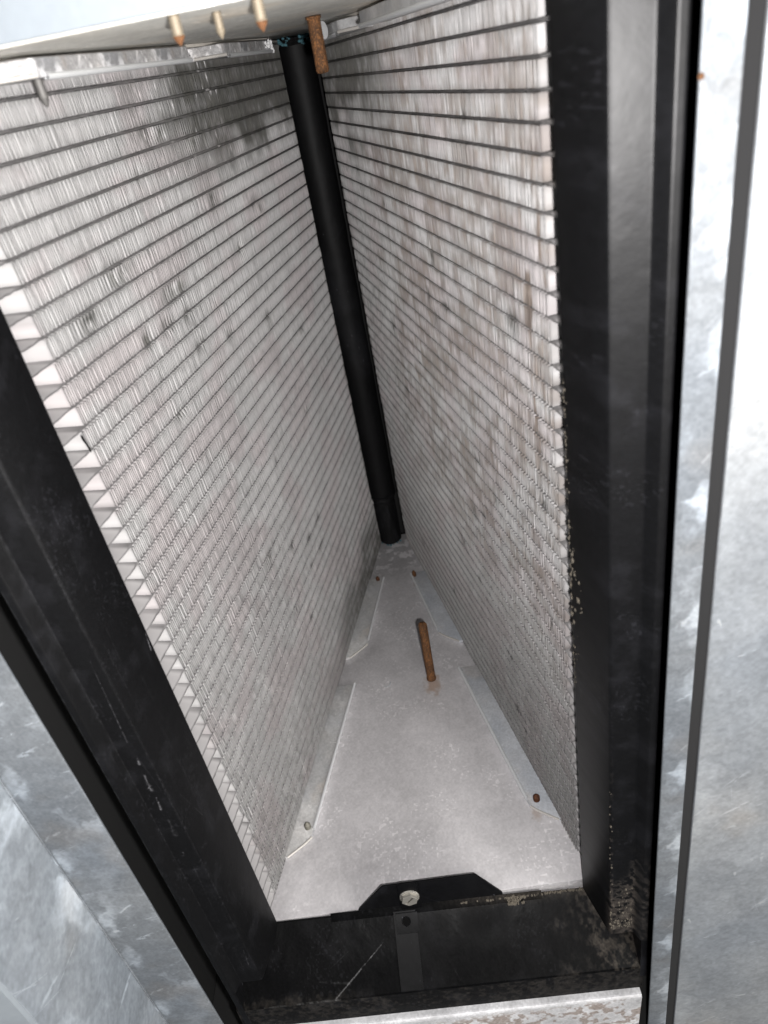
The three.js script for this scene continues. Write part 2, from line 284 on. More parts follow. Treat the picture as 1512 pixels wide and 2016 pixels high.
const BENDS = [[0.2834, 0.3655, 0.013, 0.0045, 0.0011], [0.3254, 0.3875, 0.012, 0.005, -0.0009], [0.3615, 0.377, 0.010, 0.005, 0.0009], [0.2977, 0.3534, 0.007, 0.004, 0.001], [0.2731, 0.3505, 0.006, 0.004, -0.001], [0.2718, 0.3655, 0.006, 0.004, -0.0008], [0.2695, 0.3316, 0.006, 0.004, 0.0010], [0.3214, 0.354, 0.005, 0.004, 0.0008], [0.25, 0.438, 0.02, 0.006, 0.0006], [0.20, 0.43, 0.02, 0.008, -0.0006]];
function grime(side, s, y) {                                         // share of caked grey dirt on the coil
  const n = fbm(s * 45, y * 55, 831 + side, 4), nf = fbm(s * 260, y * 200, 835 + side, 3);
  let d;
  if (side < 0) d = Math.max(smooth(0.398, 0.438, y + (n - 0.5) * 0.06) * smooth(0.31, 0.15, s + (n - 0.5) * 0.16) * (0.98 + 0.9 * (nf - 0.45)), smooth(0.060, 0.012, y + (n - 0.5) * 0.05) * smooth(0.32, 0.08, s) * (0.7 + 0.9 * (nf - 0.35)));
  else d = smooth(0.385, 0.435, y + (n - 0.5) * 0.08) * smooth(0.26, 0.09, s + (n - 0.5) * 0.14) * (0.95 + 0.9 * (nf - 0.45));
  return clamp(d);
}
{ const R = rngOf(97); for (let k = 0; k < 22; k++) BENDS.push([0.08 + R() * 0.3, 0.03 + R() * 0.40, 0.002 + R() * 0.005, 0.002 + R() * 0.003, 0.0005 + R() * 0.0009]); }
const DENTS = []; { const R = rngOf(99); for (let k = 0; k < 26; k++) DENTS.push([0.06 + R() * 0.32, 0.03 + R() * 0.42, 0.002 + R() * 0.006, 0.002 + R() * 0.004, 0.0005 + R() * 0.0010]); }
function finShade(side, s, y, leg, rnd) {                            // colour of the foil: clean metal, oxide, brown and grey dirt, painted dent shade
  const sx = s * 60, sy = y * 60;
  let g = 0.655 + (fbm(sx * 0.5, sy * 0.5, 811 + side, 3) - 0.5) * 0.10 + (hash(leg, Math.floor(y * 100), 813 + side) - 0.5) * 0.06 + (rnd - 0.5) * 0.05;
  if (side > 0) g *= 0.92;
  let r = 1.0, gg = 0.985, b = 0.98;
  const pink = smooth(0.44, 0.66, fbm(s * 30, y * 45, 821 + side, 5));
  r += pink * 0.015; gg -= pink * 0.03; b -= pink * 0.024; g -= pink * 0.03;
  const flecks = smooth(0.62, 0.75, fbm(s * 420, y * 420, 827 + side, 2));
  let dirt = 0, brown = 0;
  const n = fbm(s * 45, y * 55, 831 + side, 4), nf = fbm(s * 260, y * 200, 835 + side, 3), streak = fbm(leg * 0.33, y * 26, 837 + side, 3);
  if (side < 0) {
    dirt = grime(side, s, y);
    dirt = Math.max(dirt, smooth(0.14, 0.03, y) * smooth(0.54, 0.66, nf) * 0.42);
    if (y < 0.13 && s > 0.16) g += smooth(0.55, 0.7, nf) * 0.14;
  } else {
    dirt = grime(side, s, y);
    brown = smooth(0.40, 0.62, n * 0.40 + fbm(leg * 0.9, y * 40, 845, 2) * 0.25 + fbm(s * 130, y * 160, 843, 3) * 0.35) * smooth(0.04, 0.15, s) * smooth(0.08, 0.22, y) * 0.62 * (0.5 + nf);
    const spot = smooth(0.60, 0.70, fbm(leg * 0.21, y * 34, 841, 3)) * smooth(0.352, 0.375, s) * smooth(0.24, 0.30, y); brown = Math.max(brown, spot * 0.95);
    dirt = Math.max(dirt, smooth(0.20, 0.03, y) * 0.34 * (0.5 + nf), smooth(0.56, 0.68, nf) * 0.35 * smooth(0.2, 0.08, s));
  }
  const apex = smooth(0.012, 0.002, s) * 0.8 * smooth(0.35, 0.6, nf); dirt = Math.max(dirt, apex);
  for (const [bs, by, rs, ry] of side < 0 ? BENDS : DENTS) { const q = ((s - bs) / rs) ** 2 + ((y - by) / ry) ** 2; if (q < 5) dirt = Math.max(dirt, Math.exp(-q) * (0.35 + 0.9 * hash(leg, Math.floor(y * 100), 857)) * smooth(0.25, 0.5, nf)); }  // dents darkened in the colour for the shade between bent fins
  if (side < 0 && s > 0.15 && s < 0.27 && y > 0.418 && hash(leg, Math.floor(y * 330), 853) > 0.955 && n > 0.42) { g = 0.85; dirt = 0; }  // bright glints of bent fins, painted as pale specks
  dirt = clamp(dirt); brown = clamp(brown);
  g *= 1 - 0.16 * flecks * (1 - dirt);
  let c = [g * r, g * gg, g * b];
  const db = 0.10 + (nf - 0.5) * 0.16, dc = [db * 1.02, db, db * 0.90], bc = [0.24 + (nf - .5) * .22, 0.195 + (nf - .5) * .19, 0.165 + (nf - .5) * .16];
  c = c.map((q, i) => mix(q, bc[i], brown)); c = c.map((q, i) => mix(q, Math.max(dc[i], 0.02), dirt * 0.95));
  return c;
}
function buildCoil(side, y0, label) {
  const coil = thing('finned_coil', label, 'coil', [side * 0.0142, 0, -0.39]);
  coil.rotation.y = -Math.atan2(0.9764, side * 0.2158);
  const ns = side;                                                   // local z that faces into the V
  const R = rngOf(side < 0 ? 71 : 73);
  // flat tube with a rounded nose that sits flush with the fins; groove shade is painted on the nose, with grime in dirty zones; the flat sides are clean
  const tt = TUBE_T / 2, prof = [[0.0000, -tt * 0.45], [0.0003, 0], [0.0000, tt * 0.45], [-0.0007, tt], [-DEPTH, tt], [-DEPTH, -tt], [-0.0007, -tt]];
  const tubeGeo = (y0t, Q) => {
    const N = 160, pos = [], idx = [], col = [];
    for (let i = 0; i <= N; i++) {
      const s = 0.0005 + (LEN + 0.030) * i / N, wob = (Q() - 0.5) * 0.0004, rec = (Q() - 0.5) * 0.0003;
      const sh = finShade(side, s, y0t, i * 2, Q()), gr = grime(side, s, y0t);
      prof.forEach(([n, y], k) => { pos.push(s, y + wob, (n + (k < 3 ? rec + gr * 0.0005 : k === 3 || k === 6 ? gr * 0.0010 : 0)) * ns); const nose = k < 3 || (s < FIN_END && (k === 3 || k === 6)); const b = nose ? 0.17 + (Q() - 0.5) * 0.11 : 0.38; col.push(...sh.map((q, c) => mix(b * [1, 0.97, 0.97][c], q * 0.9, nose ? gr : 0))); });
    }
    const m = prof.length; for (let i = 0; i < N; i++) for (let k = 0; k < m; k++) { const a = i * m + k, b = i * m + (k + 1) % m, c = a + m, d = b + m; if (side > 0) idx.push(a, c, b, b, c, d); else idx.push(a, b, c, b, d, c); }
    const g = new THREE.BufferGeometry(); g.setAttribute('position', new THREE.Float32BufferAttribute(pos, 3)); g.setAttribute('color', new THREE.Float32BufferAttribute(col, 3)); g.setIndex(idx); return creased(g, 0.6);
  };
  const ys = []; for (let y = y0; y < H - 0.0012; y += PITCH) ys.push(y);
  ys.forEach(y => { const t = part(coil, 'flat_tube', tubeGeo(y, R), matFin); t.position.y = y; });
  const P = 0.00142, finCount = y => Math.floor((FIN_END - 0.001 + 0.0045 * (1 - y / H) ** 2 - 0.0006 + (R() - 0.5) * 0.003) / P);
  const edges = [0.0006 - TUBE_T / 2, ...ys, H - 0.0006 + TUBE_T / 2];
  for (let k = 0; k + 1 < edges.length; k++) {
    const yb = edges[k] + TUBE_T / 2, yt = edges[k + 1] - TUBE_T / 2; if (yt - yb < 0.0015) continue;
    const pos = [], col = [], idx = []; let row = 0; const gap = yt - yb, ym = (yb + yt) / 2;
    const wavePh = R() * 6, n0 = finCount(ym);
    for (let j = 0; j < n0; j++) {
      const upw = j % 2 === 0, sj = 0.0006 + P * (j + 0.5) + (R() - 0.5) * 0.00014;
      const tilt = (R() - 0.5) * 0.00022, slant = (upw ? 1 : -1) * 0.00016;
      const leg = side * 100000 + j, out = 0.0007 + (R() - 0.5) * 0.0003, curl = 0.00055 + R() * 0.00016;
      const last = j === n0 - 1;
      const fr = [[0.035, -slant], [0.34, -slant * 0.3], [0.66, slant * 0.3], [0.965, slant]];
      const pts = fr.map(([f, ds]) => [sj + ds, upw ? yb + gap * f : yt - gap * f]);
      if (!last) pts.push([sj + P / 2, upw ? yt - 0.0001 : yb + 0.0001]);
      for (const pt of pts) {
        const [s, y] = pt;
        let bend = 0; for (const [bs, by, rs, ry, amp] of side < 0 ? BENDS : DENTS) { const q = ((s - bs) / rs) ** 2 + ((y - by) / ry) ** 2; if (q < 6) bend += 0.9 * Math.abs(amp) * Math.exp(-q) * (0.7 + 0.6 * Math.sin(s * 2300 + wavePh)); }
        if (side > 0) bend += (fbm(s * 50, y * 120, 861, 2) - 0.5) * 0.0005;
        const wob = (fbm(s * 90, y * 60, 871 + side, 2) - 0.5) * 0.0003;
        pos.push(s + tilt + bend + wob + curl, y, (out + 0.00006 - Math.abs(bend) * 0.5) * ns, s + tilt + bend + wob, y, (out - 0.0001 - Math.abs(bend) * 0.5) * ns, s + tilt * 0.3 + bend * 0.25, y, (out - 0.0016) * ns, s, y, -DEPTH * ns);
        const c = finShade(side, s, y, leg, R()).map(q => last ? q * 0.85 : q); const e = 0.38, pi = pts.indexOf(pt), k0 = pi > 3 ? 0.52 : pi === 0 || pi === 3 ? 0.8 : 1, d = c.map(q => q * k0); col.push(d[0] * e, d[1] * e, d[2] * e, ...d, ...d, ...d);  // fin lips and fold crests painted darker, as shade between the fins
        if (row > 0) for (let q = 0; q < 3; q++) { const a = (row - 1) * 4 + q, b = a + 1, c2 = a + 4, d = c2 + 1; idx.push(a, b, c2, b, d, c2); }
        row++;
      }
    }
    const g = new THREE.BufferGeometry(); g.setAttribute('position', new THREE.Float32BufferAttribute(pos, 3)); g.setAttribute('color', new THREE.Float32BufferAttribute(col, 3)); g.setIndex(idx); g.computeVertexNormals();
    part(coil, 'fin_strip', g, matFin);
  }
  const header = new THREE.CylinderGeometry(0.012, 0.012, H - 0.004, 28); header.translate(LEN + 0.038, H / 2, -0.012 * ns);
  part(coil, 'header_tube', header, matTube);
  return coil;
}
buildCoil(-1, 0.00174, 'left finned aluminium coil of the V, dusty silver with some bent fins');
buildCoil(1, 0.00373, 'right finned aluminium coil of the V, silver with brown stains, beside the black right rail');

// ------------------------------------------------------------------ black pipe in the crease of the V
{
  const t = thing('black_pipe', 'tall black insulated pipe standing in the crease between the two finned coils', 'pipe', [-0.003, 0, -0.392]);
  const R = rngOf(5), N = 70, M = 28, pos = [], idx = [], uv = [];
  for (let i = 0; i <= N; i++) for (let k = 0; k <= M; k++) { const y = 0.060 + 0.4085 * i / N, a = 6.2832 * k / M, r = 0.0140 + (fbm(k === M ? 0 : k * 0.5, y * 60, 881, 3, 14, 0) - 0.5) * 0.0009; pos.push(r * Math.cos(a), y, r * Math.sin(a)); uv.push(a * 0.014, y); }
  for (let i = 0; i < N; i++) for (let k = 0; k < M; k++) { const a = i * (M + 1) + k, b = a + 1, c = a + M + 1, d = c + 1; idx.push(a, c, b, b, c, d); }
  const g = new THREE.BufferGeometry(); g.setAttribute('position', new THREE.Float32BufferAttribute(pos, 3)); g.setAttribute('uv', new THREE.Float32BufferAttribute(uv, 2)); g.setIndex(idx); g.computeVertexNormals();
  part(t, 'insulation_sleeve', g, matFoam);
  part(t, 'lower_sleeve', new THREE.LatheGeometry([[0.0105, 0.0015], [0.0118, 0.003], [0.0120, 0.050], [0.0112, 0.0535], [0.0118, 0.055], [0.0126, 0.057], [0.0112, 0.0605], [0.002, 0.061]].map(p => new THREE.Vector2(...p)), 28), matFoam);
  part(t, 'tie_band', new THREE.TorusGeometry(0.0138, 0.0008, 8, 32).rotateX(Math.PI / 2).translate(0, 0.0625, 0), matBlack);
  part(t, 'pipe_collar', new THREE.CylinderGeometry(0.0115, 0.0132, 0.006, 28).translate(0, 0.4705, 0), matFoam);
  const bl = []; for (let k = 0; k < 34; k++) { const a = 0.2 + R() * 2.7; bl.push(new THREE.IcosahedronGeometry(0.0006 + R() * 0.0013, 1).scale(1, 0.7, 1).translate(Math.cos(a) * 0.0128, 0.4685 + R() * 0.006, Math.sin(a) * 0.0128)); }
  for (let k = 0; k < 8; k++) { const a = 0.4 + R() * 2.4; bl.push(new THREE.IcosahedronGeometry(0.0006 + R() * 0.0006, 1).translate(Math.cos(a) * 0.0118, 0.0012 + R() * 0.001, Math.sin(a) * 0.0118)); }
  const cr = part(t, 'corrosion_crust', mergeGeometries(bl), matTeal); cr.userData.kind = 'stuff';
}

// ------------------------------------------------------------------ floor plate and top plate of the V
{
  const t = thing('floor_plate', 'mottled grey galvanised floor plate narrowing between the two coils', 'metal plate');
  const pts = [[-0.118, 0.0166], [-0.018, -0.40], [0.018, -0.40], [0.118, 0.0166]];
  const g = plateXZ(pts, -0.0015, 0, 0.002, 0.0003);
  part(t, 'plate', g, matFloor);
  const dim = new THREE.TorusGeometry(0.0038, 0.00035, 8, 28, 2.4).rotateX(Math.PI / 2).scale(1, 0.8, 1).rotateY(0.5).translate(-0.0185, 0.0001, -0.176);
  part(t, 'round_dent', dim, matBracket);
  part(t, 'folded_edge', boxAt(-0.118, 0.118, -0.035, -0.0017, 0.0150, 0.0164), matFloor);
}
const matTopUnder = matTop;
{
  const t = thing('top_plate', 'grey speckled underside of the metal plate closing the V at the top', 'metal plate', [0, H, 0]);
  part(t, 'plate', plateXZ([[-0.16, -0.0075], [-0.16, -0.41], [0.16, -0.41], [0.16, -0.0075]], 0, 0.0015, 0.001, 0.0003), matTopUnder);
  for (const s of [-1, 1]) {                                         // pale cut edge of the liner above each coil
    const a = [s * 0.0155, -0.33], b = [s * 0.1000, 0.0005 - 0.009], L = Math.hypot(b[0] - a[0], b[1] - a[1]);
    const g = metric(new THREE.BoxGeometry(L, 0.0014, 0.012)); g.translate(L / 2, -0.0009, s * -0.0061);
    g.rotateY(Math.atan2(-(b[1] - a[1]), b[0] - a[0])); g.translate(a[0], 0, a[1]);
    part(t, 'liner_edge', g, matCream);
  }
}
// brackets: raised galvanised pads that hold the coil ends, four on the floor and four under the top plate
const PADS = {
  upper: { in0: [0.0140, -0.3215], in1: [0.0332, -0.2265], out1: [0.0500, -0.2115] },
  lower: { in0: [0.0453, -0.1785], in1: [0.0768, -0.0375], out1: [0.0935, -0.0245] },
};
function coilX(z) { return 0.0142 + 0.0862 / 0.39 * (z + 0.39) + 0.004; }
function bracket(which, side, top, label, mat) {
  const p = PADS[which], o = thing('coil_bracket', label, 'bracket', [side * (p.in0[0] + p.in1[0]) / 2, top ? H : 0, (p.in0[1] + p.in1[1]) / 2], top ? 'brackets under the top plate' : 'brackets on the floor plate');
  const h = top ? 0.0066 : 0.0030, sg = top ? -1 : 1;
  const outl = [p.in0, p.in1, p.out1, [coilX(p.out1[1]), p.out1[1]], [coilX(p.in0[1]), p.in0[1]]];
  if (which === 'upper') outl.splice(4, 1, [coilX(p.in0[1]), p.in0[1] - 0.002]);
  const q = outl.map(([x, z]) => [side * x - o.position.x, z - o.position.z]); if (side < 0) q.reverse();
  const g = plateXZ(q, 0, h, 0.0022, 0.0007); if (top) g.scale(1, -1, 1), flip(g);
  if (top) g.translate(0, -0.0018, 0); else g.translate(0, 0.0003, 0);
  part(o, 'pad', g, mat);
  // rolled lip along the inner edge and round the sloping end
  const P3 = [p.in0, [mix(p.in0[0], p.in1[0], 0.5), mix(p.in0[1], p.in1[1], 0.5)], [mix(p.in0[0], p.in1[0], 0.96), mix(p.in0[1], p.in1[1], 0.96)]].map(([x, z]) => new THREE.Vector3(side * x - o.position.x, sg * (h + (top ? 0.0016 : 0.0006)), z - o.position.z));
  part(o, 'lip', metric(new THREE.TubeGeometry(new THREE.CatmullRomCurve3(P3), 30, 0.0012, 8, false)), matLip);
  const Q3 = [p.in1, [mix(p.in1[0], p.out1[0], 0.3), mix(p.in1[1], p.out1[1], 0.35)], p.out1].map(([x, z]) => new THREE.Vector3(side * x - o.position.x, sg * (h * 0.9 + (top ? 0.0016 : 0)), z - o.position.z));
  part(o, 'sloping_end', metric(new THREE.TubeGeometry(new THREE.CatmullRomCurve3(Q3), 14, 0.0009, 8, false)), matCreamDull);
  return { o, h };
}
function flip(g) { const p = g.attributes; for (const k of ['position', 'normal', 'uv']) { const a = p[k], n = a.itemSize; for (let t = 0; t < a.count; t += 3) for (let c = 0; c < n; c++) { const x = a.array[(t + 1) * n + c]; a.array[(t + 1) * n + c] = a.array[(t + 2) * n + c]; a.array[(t + 2) * n + c] = x; } } g.computeVertexNormals(); }
const matBracketDull = galv(galvTex(57, { base: 0.74, bloom: 0.08, tint: [1, 0.995, 0.99], fleck: 0.8, scr: 8 }), 0.13, 0.3, 0.8, lin(0.95, 0.95, 0.95));
const matCrusty = galv(galvTex(59, { base: 0.58, bloom: 0.22, tint: [1, 0.995, 1], fleck: 1.2, scr: 8 }), 0.05, 0.2, 0.85);
const matLip = new THREE.MeshStandardMaterial({ color: lin(0.74, 0.75, 0.76), metalness: 0.35, roughness: 0.45 });
const matCreamDull = new THREE.MeshStandardMaterial({ color: lin(0.47, 0.45, 0.42), metalness: 0.2, roughness: 0.6 });
function screwTip(o, side, x, z, base, len, r, mat, tilt = 0) {     // screw point coming through a pad
  const pts = [[0, 0], [r * 1.0, 0]]; const n = Math.max(4, Math.round(len / 0.0009));
  for (let i = 0; i < n; i++) { const y = len * 0.62 * i / n; pts.push([r * 0.70, y], [r, y + len * 0.31 / n]); }
  pts.push([r * 0.8, len * 0.66], [r * 0.45, len * 0.9], [0.0001, len]);
  const g = new THREE.LatheGeometry(pts.map(p => new THREE.Vector2(...p)), 14); if (base < 0) g.rotateX(Math.PI); g.rotateZ(tilt);
  g.translate(side * x - o.position.x, base, z - o.position.z); part(o, 'screw_tip', g, mat);
}
{
  const a = bracket('lower', 1, false, 'long pale galvanised bracket on the floor along the right coil, nearest the black front rail', matBracket);
  screwTip(a.o, 1, 0.0820, -0.0415, a.h, 0.0062, 0.0024, matRustDark);
  const b = bracket('upper', 1, false, 'short galvanised bracket with rusty screw on the floor by the right coil, near the pipe', matBracket);
  screwTip(b.o, 1, 0.0175, -0.3165, b.h, 0.0072, 0.0021, matRust);
  const c = bracket('lower', -1, false, 'long dull grey bracket with dark screw on the floor along the left coil', matBracketDull);
  screwTip(c.o, -1, 0.0798, -0.0450, c.h, 0.0062, 0.0023, new THREE.MeshStandardMaterial({ color: lin(0.20, 0.19, 0.16), roughness: 0.7, metalness: 0.3 }));
  const d = bracket('upper', -1, false, 'short dull bracket with scuffed lip on the floor by the left coil, near the pipe', matBracketDull);
  screwTip(d.o, -1, 0.0200, -0.3190, d.h, 0.0050, 0.0020, matRustDark);
  const e = bracket('lower', -1, true, 'white blotched bracket under the top plate, leftmost, with a screw thread hanging from it', matCrusty);
  screwTip(e.o, -1, 0.0800, -0.0455, -e.h - 0.0018, 0.0095, 0.0021, new THREE.MeshStandardMaterial({ color: lin(0.13, 0.125, 0.12), roughness: 0.6, metalness: 0.4 }));
  const f = bracket('upper', -1, true, 'grey bracket with crusty white lip under the top plate, ending at the black pipe', matCrusty);
  const R = rngOf(19), cr = []; for (let k = 0; k < 22; k++) { const t = 0.02 + R() * R() * 0.3; const p = PADS.upper; cr.push(new THREE.IcosahedronGeometry(0.0004 + R() * 0.0008, 0).scale(1, 1.6, 1).translate(-mix(p.in0[0], p.in1[0], t) - f.o.position.x + 0.0006, -0.002 - R() * 0.0065, mix(p.in0[1], p.in1[1], t) - f.o.position.z)); }
  part(f.o, 'white_crust', mergeGeometries(cr), matCrust).userData.kind = 'stuff';
  const g = bracket('upper', 1, true, 'grey bracket with a round rivet under the top plate, behind the rusty hanging bolt', matBracketDull);
  const rv = new THREE.CylinderGeometry(0.0046, 0.0046, 0.0016, 28).rotateZ(Math.PI / 2).rotateY(-0.55).translate(0.0241 - g.o.position.x, -0.0050, -0.2375 - g.o.position.z);
  part(g.o, 'rivet', rv, matLip);
  bracket('lower', 1, true, 'wide grey bracket under the top plate above the right coil', matBracketDull);
}
// ------------------------------------------------------------------ rusty bolts
function boltGeo(len, r) {
  const pts = [[0, 0], [r * 1.12, 0], [r * 1.12, 0.001], [r, 0.0014]]; const n = Math.round(len / 0.0011);
  for (let i = 1; i < n; i++) { const y = 0.0014 + (len - 0.0024) * i / n; pts.push([r * 0.90, y - 0.0004], [r, y]); }
  pts.push([r * 0.8, len - 0.0004], [0.0001, len]);
  return new THREE.LatheGeometry(pts.map(p => new THREE.Vector2(...p)), 22);
}
{
  const b = new THREE.Mesh(boltGeo(0.062, 0.0037), matRust); b.name = 'rusty_bolt'; b.position.set(BOLT[0], 0.0002, BOLT[1]); b.rotation.z = -0.01;
  b.userData = { label: 'brown rusty threaded bolt standing upright on the grey floor plate', category: 'bolt' }; b.castShadow = b.receiveShadow = true; scene.add(b);
  const c = new THREE.Mesh(boltGeo(0.0255, 0.0036).rotateX(Math.PI), matRust); c.name = 'rusty_bolt_001'; c.position.set(0.0222, H - 0.0002, -0.1715);
  c.userData = { label: 'brown rusty bolt hanging from the top plate beside the upper end of the black pipe', category: 'bolt' }; c.castShadow = c.receiveShadow = true; scene.add(c);
}
// three screws hanging through the top plate near its front edge
[[-0.0172, -0.0100, 0.0086, 'pale screw with orange rusty point under the top plate, leftmost of the three'],
 [-0.0060, -0.0300, 0.0082, 'small pale screw with yellowish point under the top plate, middle of the three'],
 [0.0105, -0.0105, 0.0092, 'pale screw with orange rusty point under the top plate, rightmost of the three']].forEach(([x, z, len, label], i) => {
  const o = thing('hanging_screw', label, 'screw', [x, H, z], 'screws hanging from the top plate');
  const r = i === 1 ? 0.0017 : 0.0021, pts = [[0.0001, 0], [r, 0]]; for (let k = 0; k < 6; k++) { const y = -len * 0.66 * (k + 0.4) / 6; pts.push([r * 0.66, y], [r * 1.1, y - len * 0.045]); } pts.push([r * 0.85, -len * 0.68]);
  part(o, 'thread', new THREE.LatheGeometry(pts.reverse().map(p => new THREE.Vector2(...p)), 18), matScrewBody);
  part(o, 'point', new THREE.LatheGeometry([[0.0001, -len], [r * 0.3, -len * 0.93], [r * 0.75, -len * 0.80], [r * 0.92, -len * 0.675]].map(p => new THREE.Vector2(...p)), 18), i === 1 ? matScrewBody : matRustTip, i === 1 ? undefined : 'orange rusty point');
});

// ------------------------------------------------------------------ black drain pan round the opening
const TILT = Math.atan(-0.04);
{
  const pan = thing('drain_pan', 'black plastic drain pan framing the opening in front of the coils', 'drain pan');
  const rail = s => [[0.0972, 0.0182, 0.0011], [0.1057, 0.0487, 0.0020], [0.1190, 0.0485, 0.0016], [0.1219, 0.0549, 0.0014], [0.1258, 0.0549, 0.0012], [0.1258, -0.03], [0.1232, -0.03], [0.1228, 0.0450], [0.1090, 0.0455], [0.1005, 0.0170]].map(([x, z, r]) => [s * x, z, r]);
  const oneRail = s => { let p = rail(s); if (s > 0) p = p.slice().reverse(); return alongY(p, -0.0055, 0.56); };
  const along = g => { const p = g.attributes.position; for (let i = 0; i < p.count; i++) g.attributes.uv.setXY(i, p.getZ(i) - p.getX(i), p.getY(i)); return g; };
  part(pan, 'side_rail', along(oneRail(-1)), matLeftRail);
    const rr = oneRail(1); for (let i = 0; i < rr.attributes.uv.count; i++) rr.attributes.uv.setXY(i, rr.attributes.position.getX(i), rr.attributes.position.getY(i));
  part(pan, 'side_rail', rr, matLedge, 'right rail with caked tan dirt at its foot');
  const rim = s => { let p = [[0.1219, 0.0549, 0.0006], [0.1258, 0.0549, 0.0009], [0.1258, -0.03], [0.1232, -0.03], [0.1215, 0.05]].map(([x, z, r]) => [s * x, z, r]); if (s > 0) p = p.reverse(); return alongY(p, -0.046, -0.0056); };
  for (const s of [-1, 1]) part(pan, 'corner_rim', along(rim(s)), matBlack);
  // front rail, slightly askew like the photo
  const fr = new THREE.Group();
  const wallG = alongX([[0.0182, -0.0033, 0.0006], [0.0547, -0.0301, 0.0009], [0.0547, -0.0322, 0.0004], [0.0160, -0.0058, 0.0006]], -0.1256, 0.1256).rotateZ(TILT); planar(wallG, 'x', 'z');
  const lipCut = wallG; part(pan, 'front_rail', lipCut, matFrontWall, 'front rail with a long pale diagonal scratch and dirt at its right end');
  const skirt = alongX([[0.0545, -0.0303, 0.0003], [0.0545, -0.0560, 0.0006], [0.0520, -0.0560], [0.0520, -0.0318]], -0.1257, 0.1257).rotateZ(TILT);
  part(pan, 'front_skirt', skirt, matSkirt);
  // shallow raised lip section right of the notch, and a lip bead
  const lip2 = alongX([[0.0172, -0.0042, 0.0003], [0.0180, -0.0002, 0.0006], [0.0196, -0.0026, 0.0004], [0.0210, -0.0052, 0.0002]], -0.0625, 0.0715, 0.0005).rotateZ(TILT);
  part(pan, 'lip_bead', planar(lip2, 'x', 'z'), matFrontWall);
  // strap down the middle of the front rail
  const dirv = new THREE.Vector2(0.0365, -0.0268).normalize(), nv = new THREE.Vector2(-dirv.y, dirv.x);   // in (z, y)
  const onWall = (along, up) => [0.0182 + dirv.x * along + nv.x * up, -0.0033 + dirv.y * along + nv.y * up];
  const strip = (a0, a1, u0, u1, x0, x1, r) => alongX([onWall(a0, u1), onWall(a1, u1), onWall(a1, u0), onWall(a0, u0)], x0, x1, r);
  const strap = strip(-0.0006, 0.0450, -0.0004, 0.0011, -0.0228, -0.0088, 0.0005).rotateZ(TILT); part(pan, 'strap', strap, matStrap);
  const boss = strip(0.0022, 0.0140, 0.0009, 0.0019, -0.0214, -0.0078, 0.0005).rotateZ(TILT); part(pan, 'boss', boss, matStrap);
  const hole = new THREE.CylinderGeometry(0.0026, 0.0026, 0.0012, 24); const ring = new THREE.TorusGeometry(0.0026, 0.0003, 8, 28).rotateX(Math.PI / 2).translate(0, 0.0006, 0);
  const place = g => { g.rotateX(Math.atan2(0.0268, 0.0365)); const [z, y] = onWall(0.0072, 0.0017); g.translate(-0.0150, y, z); return g.rotateZ(TILT); };
  const hm = part(pan, 'hole', place(hole), matHole); part(hm, 'hole_rim', place(ring), matBlack);  // black disc stands in for the shade inside the hole
  // upright tab with its screw

  const tz = q => [0.03668 + (q[0] - 0.03668) * 0.956, 0.45378 + (q[1] - 0.45378) * 0.956];
  const tabPts = [[-0.0485, -0.0191], [-0.0286, 0.0036], [0.0319, 0.0031], [0.0479, -0.0218], [0.0470, -0.034], [-0.0485, -0.034]].map(tz);
  const tab = part(pan, 'mounting_tab', plateXY(tabPts.slice().reverse(), 0.0167, 0.0180, 0.0014, 0.0004), matBlack);
  const tsPts = [[-0.0187, 0.0046], [-0.0168, 0.0062], [-0.0084, 0.0059], [-0.0058, 0.0044], [-0.0062, -0.024], [-0.0196, -0.024]].map(tz);
  part(tab, 'tab_strap', plateXY(tsPts.slice().reverse(), 0.0181, 0.0194, 0.0010, 0.0004), matBlack);
  const [sx, sy] = tz([-0.0126, -0.0086]);
  const scr = part(pan, 'screw', new THREE.CylinderGeometry(0.0060, 0.0062, 0.0009, 32).rotateX(Math.PI / 2).translate(sx, sy, 0.0199), matZinc);
  const sh = new THREE.Shape(); for (let k = 0; k < 6; k++) { const a = k * Math.PI / 3 + 0.3; sh[k ? 'lineTo' : 'moveTo'](0.0050 * Math.cos(a), 0.0050 * Math.sin(a)); } sh.closePath();
  const slot = new THREE.Path(); const ca = Math.cos(0.85), sa = Math.sin(0.85), w = 0.0009, l = 0.0038;
  [[-l, -w], [l, -w], [l, w], [-l, w]].forEach(([x, y], k) => slot[k ? 'lineTo' : 'moveTo'](x * ca - y * sa, x * sa + y * ca)); slot.closePath(); sh.holes.push(slot);
  part(scr, 'hex_head', creased(new THREE.ExtrudeGeometry(sh, { depth: 0.0018, bevelEnabled: true, bevelSize: 0.0003, bevelThickness: 0.0004, bevelSegments: 2 })).translate(sx, sy, 0.0204), matZinc);
  part(scr, 'slot', new THREE.BoxGeometry(0.0075, 0.0017, 0.0003).rotateZ(0.85).translate(sx, sy, 0.0206), matHole);  // slot bottom coloured black in place of shade
  // dirt caked along the inner edge of the right rail and on the front lip
  const R = rngOf(23), cl = [];
  const lump = (x, y, z, r) => { const g = new THREE.IcosahedronGeometry(r, 1); const p = g.attributes.position; for (let i = 0; i < p.count; i++) { const k = 0.75 + 0.5 * hash(Math.round(p.getX(i) * 1e6), Math.round(p.getY(i) * 1e6) + Math.round(p.getZ(i) * 1e6), 3); p.setXYZ(i, p.getX(i) * k + x, p.getY(i) * k * 1.8 + y, p.getZ(i) * k + z); } cl.push(g); };
